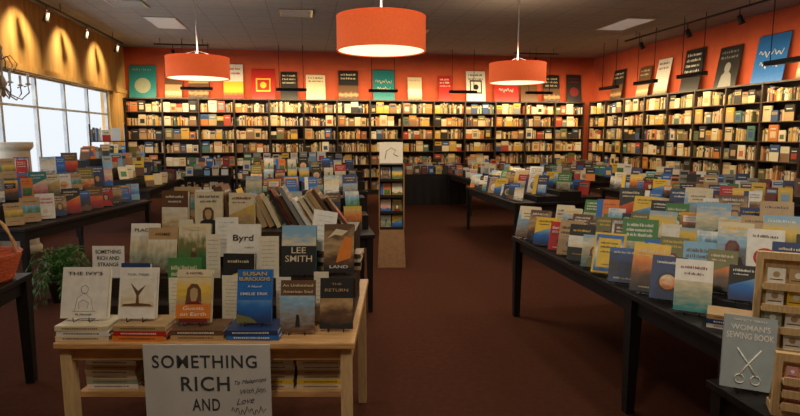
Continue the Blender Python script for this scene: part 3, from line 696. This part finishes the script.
for s, u, zc, wd in (('To Malaprops', .185, -.165, .14), ('With Joy,', .195, -.208, .11), ('Love', .16, -.252, .08)):
    add('handwriting', text_mesh(s, wd, -.006, .5, M_ink), (u, -.001, zc), (0, rad(-8), 0), parent=sign)
mb = MB(); mb.tube([(.10+.0055*i, -.001, -.298+.014*math.sin(i*1.7)+.007*math.sin(i*.6)) for i in range(28)], .0013, M_ink, 4)
add('handwriting', mb.mesh('handwriting'), parent=sign)

# ------------------------------------------------------------ book rack in the aisle
e = add('display_rack', None, (1.07, 6.98, 0), (0, 0, -YAW*.8), label='narrow standing cardboard book rack with white header card', cat='display rack')
mb = MB(); mb.box(-.155, .155, -.13, .15, 0, .48, M_card)
for i, v in enumerate(mb.v):
    if v[2] == 0: mb.v[i] = (v[0]*1.14, v[1]*1.1, 0)
add('rack_base', mb.mesh('rack_base'), parent=e)
mb = MB(); zb, zt, sh = .48, 1.30, .203
mb.box(-.16, -.148, -.12, .15, zb, zt, M_card); mb.box(.148, .16, -.12, .15, zb, zt, M_card); mb.box(-.148, .148, .13, .15, zb, zt, M_black)
for k in range(5): mb.box(-.148, .148, -.12, .13, zb+k*sh, zb+.008+k*sh, M_black)
for k in range(4): mb.box(-.148, .148, -.12, -.112, zb+k*sh+.008, zb+k*sh+.035, M_black)
add('rack_body', mb.mesh('rack_body'), parent=e)
add('header_card', MB().box(-.15, .15, .12, .13, 1.302, 1.57, M_paper).mesh('header_card'), parent=e)
mb = MB(); mb.tube([(-.08, .115, 1.36), (-.06, .115, 1.46), (.0, .115, 1.50), (.06, .115, 1.47), (.03, .115, 1.42), (.09, .115, 1.39)], .004, PM['sage'], 5)
add('header_drawing', mb.mesh('header_drawing'), parent=e)
cy_, sy_ = math.cos(-YAW*.8), math.sin(-YAW*.8)
for k in range(4):
    for s in (-1, 1):
        me, w, hh, t = DES[(k*9+s*4+11) % 64]; lx, ly = s*.073, -.06
        add('book', me, (1.07+lx*cy_-ly*sy_, 6.98+lx*sy_+ly*cy_, zb+.0125+k*sh+.003), (-.12, 0, -YAW*.8), label='small book displayed in the aisle rack', cat='book', group='books in the aisle rack', scale=(.13/w, .8, .165/hh))

# ------------------------------------------------------------ near-left table, basket, plant, column, chandelier
table(-2.42, 3.46, 1.15, 1.2, 0, .75, .075, 'black wooden side table holding a red basket')
bk = add('basket', None, (-2.0, 3.82, .751), label='round orange-red woven basket with a twisted twig handle', cat='basket', scale=(1.12, 1.12, 1.1))
mb = MB(); prof = [(.001, 0), (.13, 0), (.135, .01)]
for i in range(8): prof += [(.137+i*.006+.004, .015+i*.018), (.137+i*.006, .024+i*.018)]
prof += [(.19, .165), (.175, .165), (.13, .02), (.001, .015)]
mb.lathe(prof, M_terra, 32); add('basket_body', mb.mesh('basket_body'), parent=bk)
mb = MB()
for ph in (0, 2.1): mb.tube([(.17*math.cos(a), .012*math.sin(a*7+ph), .15+.24*math.sin(a)) for a in [math.pi*i/24 for i in range(25)]], .007, M_birch, 6)
add('handle', mb.mesh('handle'), parent=bk)
pl = add('potted_plant', None, (-2.44, 6.0, 0), label='leafy green fern in a dark pot on the floor', cat='plant')
mb = MB(); mb.lathe([(.001, 0), (.10, 0), (.13, .2), (.14, .21), (.14, .235), (.12, .235), (.115, .2), (.001, .2)], M_soil, 20); add('pot', mb.mesh('pot'), parent=pl)
mb = MB(); rg = random.Random(3)
for i in range(90):
    a = rg.uniform(0, 6.28); ln = rg.uniform(.2, .42); up = rg.uniform(.06, .38); pts = []
    for j in range(8):
        q = j/7; pts.append(Vector((math.cos(a)*ln*q, math.sin(a)*ln*q, max(.03, .21+up*math.sin(q*2.6)*1.1-.24*q*q))))
    mb.tube(pts, .002, M_leaf, 4)
    sd = Vector((-math.sin(a), math.cos(a), 0))
    for j in range(1, 8):
        for s in (-1, 1):
            p = pts[j]; d = (pts[j]-pts[j-1]).normalized(); tip = p+sd*s*.06*(1.1-j/9)+d*.04-Vector((0, 0, .012)); mid = (p+tip)/2
            mb.poly([p, mid+d*.012, tip, mid-d*.012], M_leaf)
add('foliage', mb.mesh('foliage'), parent=pl)
cl0 = add('column', None, (-4.02, 8.62, 0), label='pale cream half-height display column beside the windows', cat='column')
mb = MB(); mb.lathe([(.001, 0), (.27, 0), (.27, .08), (.24, .12)], M_cream, 32); add('column_base', mb.mesh('column_base'), parent=cl0)
mb = MB(); mb.lathe([(.235, .12), (.225, .8), (.215, 1.44)], M_cream, 32); add('shaft', mb.mesh('shaft'), parent=cl0)
mb = MB(); mb.lathe([(.215, 1.44), (.25, 1.48), (.26, 1.5), (.26, 1.56), (.001, 1.56)], M_cream, 32); add('capital', mb.mesh('capital'), parent=cl0)
cl = add('chandelier', None, (-2.12, 4.5, 1.95), label='small pale metal candle chandelier with curled arms', cat='chandelier')
mb = MB(); mb.tube([(0, 0, ZC-1.95), (0, 0, .35)], .004, M_brass, 6); mb.lathe([(.001, -.02), (.02, 0), (.008, .03), (.03, .08), (.008, .14), (.012, .3), (.02, .33), (.001, .36)], M_brass, 14)
add('chandelier_stem', mb.mesh('chandelier_stem'), parent=cl)
for i in range(6):
    a = i*math.pi/3+.2; mb = MB()
    mb.tube([(math.cos(a)*r, math.sin(a)*r, z) for r, z in ((.01, .06), (.05, .0), (.11, -.03), (.16, .02), (.155, .07), (.13, .06))], .005, M_brass, 6)
    mb.tube([(math.cos(a)*r, math.sin(a)*r, z) for r, z in ((.01, .25), (.06, .28), (.10, .22), (.08, .17), (.05, .19))], .004, M_brass, 6)
    mb.lathe([(.001, .07), (.022, .078), (.008, .09), (.009, .15), (.001, .155)], M_paper, 10, (math.cos(a)*.158, math.sin(a)*.158, 0))
    add('chandelier_arm', mb.mesh('chandelier_arm'), parent=cl)

# ------------------------------------------------------------ near-right low table, board book, racks
table(2.22, 1.67, .84, 1.0, 0, .6, .06, 'low black table holding a pale green book and wooden racks')
mb = MB(); w, h, t = .2, .3, .014; mb.box(-w/2, w/2, 0, t, 0, h, pmat('blue_grey_cover', (.36, .42, .45), .5, .06, 20))
for q, a in ((-.03, 1), (.03, -1)):
    mb.tube([(q, -.001, .055), (q+a*.02, -.001, .09), (q+a*.075, -.001, .165)], .0035, PM['white'], 5)
    mb.tube([(q+.018*math.cos(k), -.001, .04+.018*math.sin(k)) for k in [i*.5236 for i in range(12)]], .003, PM['white'], 5, closed=True)
BX, BY = 1.79, 1.94
ob = add('book', mb.mesh('book'), (BX, BY, .618), (-rad(14), rad(4), rad(-24)), label='blue-grey hardback with white title and scissors, standing face-out', cat='book', group='books on the low table')
for s, zc, wd, mh in (('NANCY SMALL', .283, .13, .010), ("WOMAN'S", .252, .15, .024), ('SEWING BOOK', .217, .18, .026)):
    add('lettering', text_mesh(s, wd, .012, 0, PM['white'], mh), (0, -.001, zc), parent=ob)
add('book_easel', ME_EASEL, (BX, BY, .6), (0, 0, rad(-24)), label='small black wire easel holding a book upright', cat='book stand', group='low table easels')
def rack(x, y, z, ph, w, h, d, nrow, lab):
    e = add('wooden_rack', None, (x, y, z), (0, 0, ph), label=lab, cat='display rack')
    f = MB()
    for s in (-1, 1):
        f.box(s*w/2-.012, s*w/2+.012, 0, .03, 0, h, M_birch2); f.box(s*w/2-.012, s*w/2+.012, .03, d, 0, .03, M_birch2)
        f.tube([(s*w/2, d-.015, .02), (s*w/2, .02, h*.8)], .009, M_birch2, 6)
    f.box(-w/2+.012, w/2-.012, .002, .028, h-.03, h, M_birch2); f.box(-w/2+.012, w/2-.012, .002, .028, 0, .03, M_birch2)
    f.box(-w/2+.012, w/2-.012, .024, .028, .03, h-.03, M_birch2)
    add('rack_frame', f.mesh('rack_frame'), parent=e)
    for k in range(nrow):
        zz = .04+(h-.10)*k/nrow; q = MB(); q.box(-w/2+.012, w/2-.012, -.03, .02, zz, zz+.01, M_birch2); q.box(-w/2+.012, w/2-.012, -.034, -.028, zz, zz+.03, M_birch2)
        add('rack_ledge', q.mesh('rack_ledge'), parent=e)
    return e
def fill_rack(x, y, z, ph, w, h, nrow, ncol, cols, name, lab, cat, grp, ch, tw):
    for k in range(nrow):
        for j in range(ncol):
            lx = -w/2+.02+(w-.04)*(j+.5)/ncol; ly = -.02; c = cols[(k*5+j*3) % len(cols)]
            mb = MB(); mb.box(-tw/2, tw/2, 0, .003, 0, ch, PM[c]); art_circle(mb, 0, ch*.68, tw*.2, PM['white' if c != 'white' else 'tan'], 1, 10); art_rect(mb, -tw*.38, tw*.38, ch*.38, ch*.43, PM['brown'])
            add(name, mb.mesh(name), (x+lx*math.cos(ph)-ly*math.sin(ph), y+lx*math.sin(ph)+ly*math.cos(ph), z+.04+(h-.10)*k/nrow+.0105), (-.1, 0, ph), label=lab, cat=cat, group=grp)
RA = rad(-34)
rack(2.03, 1.985, .602, RA, .27, .57, .08, 5, 'tall pale wooden slatted card rack on the low table')
fill_rack(2.03, 1.985, .602, RA, .27, .57, 5, 3, ['cream', 'white', 'tan', 'sage', 'yellow', 'cream', 'white'], 'greeting_card', 'small printed card in a wooden rack', 'card', 'cards in the wooden rack', .08, .064)
RX, RY, ph = 1.835, 1.70, rad(-33)
rack(RX, RY, .602, ph, .2, .25, .1, 3, 'small wooden rack with colourful bookmarks on the low table')
fill_rack(RX, RY, .602, ph, .2, .25, 3, 4, ['pink', 'yellow', 'lime', 'pink', 'orange', 'pink', 'yellow'], 'bookmark', 'colourful bookmark in a wooden rack', 'bookmark', 'bookmarks in the rack', .058, .036)

add('books', stuff.mesh('books', True), label='rows of assorted books filling the wall shelves and far tables', cat='books', kind='stuff', group='books on the wall shelves')

# ------------------------------------------------------------ lights
def area(name, loc, rot, sx, sy, e, c):
    l = bpy.data.lights.new(name, 'AREA'); l.shape = 'RECTANGLE'; l.size = sx; l.size_y = sy; l.energy = e; l.color = c
    o = bpy.data.objects.new(name, l); col.objects.link(o); o.location = loc; o.rotation_euler = rot; return o
warm = (1, .73, .38)
area('shelf_light', (1.9, 14.87, 2.77), (rad(48), 0, 0), 12.2, .08, 225, warm)
area('shelf_light', (7.47, 10.6, 2.77), (rad(48), 0, rad(-90)), 8.6, .08, 150, warm)
area('window_daylight', (X0-.6, (WY0+WY1)/2, 1.9), (0, rad(-90), 0), 2.6, WY1-WY0+1, 150, (.90, .95, 1))
for yy in (8.2, 10.3, 12.0, 13.8):
    l = bpy.data.lights.new('wall_spot', 'SPOT'); l.energy = 110; l.spot_size = rad(95); l.spot_blend = .8; l.color = (1, .74, .38); l.shadow_soft_size = .05
    o = bpy.data.objects.new('wall_spot', l); col.objects.link(o); o.location = (-3.95, yy, 3.66); o.rotation_euler = (0, rad(48), 0)
for x, y, e in ((-.6, .6, 38), (2.4, .8, 46), (1.2, 3.6, 18), (4.6, 4.2, 36), (-2.6, 5, 14), (5, 8, 26), (.8, 9.2, 12), (2.5, 12, 8)):
    area('ceiling_fill', (x, y, ZC-.03), (0, 0, 0), .4, .4, e, (1, .86, .66))  # interior fill added at ceiling height for unseen lamps, no fixtures modelled
w = bpy.data.worlds.new('world'); scene.world = w; w.use_nodes = True
bg = w.node_tree.nodes['Background']; sky = w.node_tree.nodes.new('ShaderNodeTexSky'); sky.sky_type = 'HOSEK_WILKIE'; sky.turbidity = 6
mx = w.node_tree.nodes.new('ShaderNodeMix'); mx.data_type = 'RGBA'; mx.inputs[0].default_value = .8; mx.inputs[7].default_value = (.88, .94, 1, 1)
w.node_tree.links.new(sky.outputs[0], mx.inputs[6]); w.node_tree.links.new(mx.outputs[2], bg.inputs['Color']); bg.inputs['Strength'].default_value = 1.2

# ------------------------------------------------------------ camera
cam = bpy.data.cameras.new('camera'); co = bpy.data.objects.new('camera', cam); col.objects.link(co)
cam.sensor_width = 36; cam.lens = 560/800*36; cam.clip_start = .05
co.location = (0, 0, 1.67); co.rotation_euler = (rad(90-7.5), 0, -YAW)
scene.camera = co
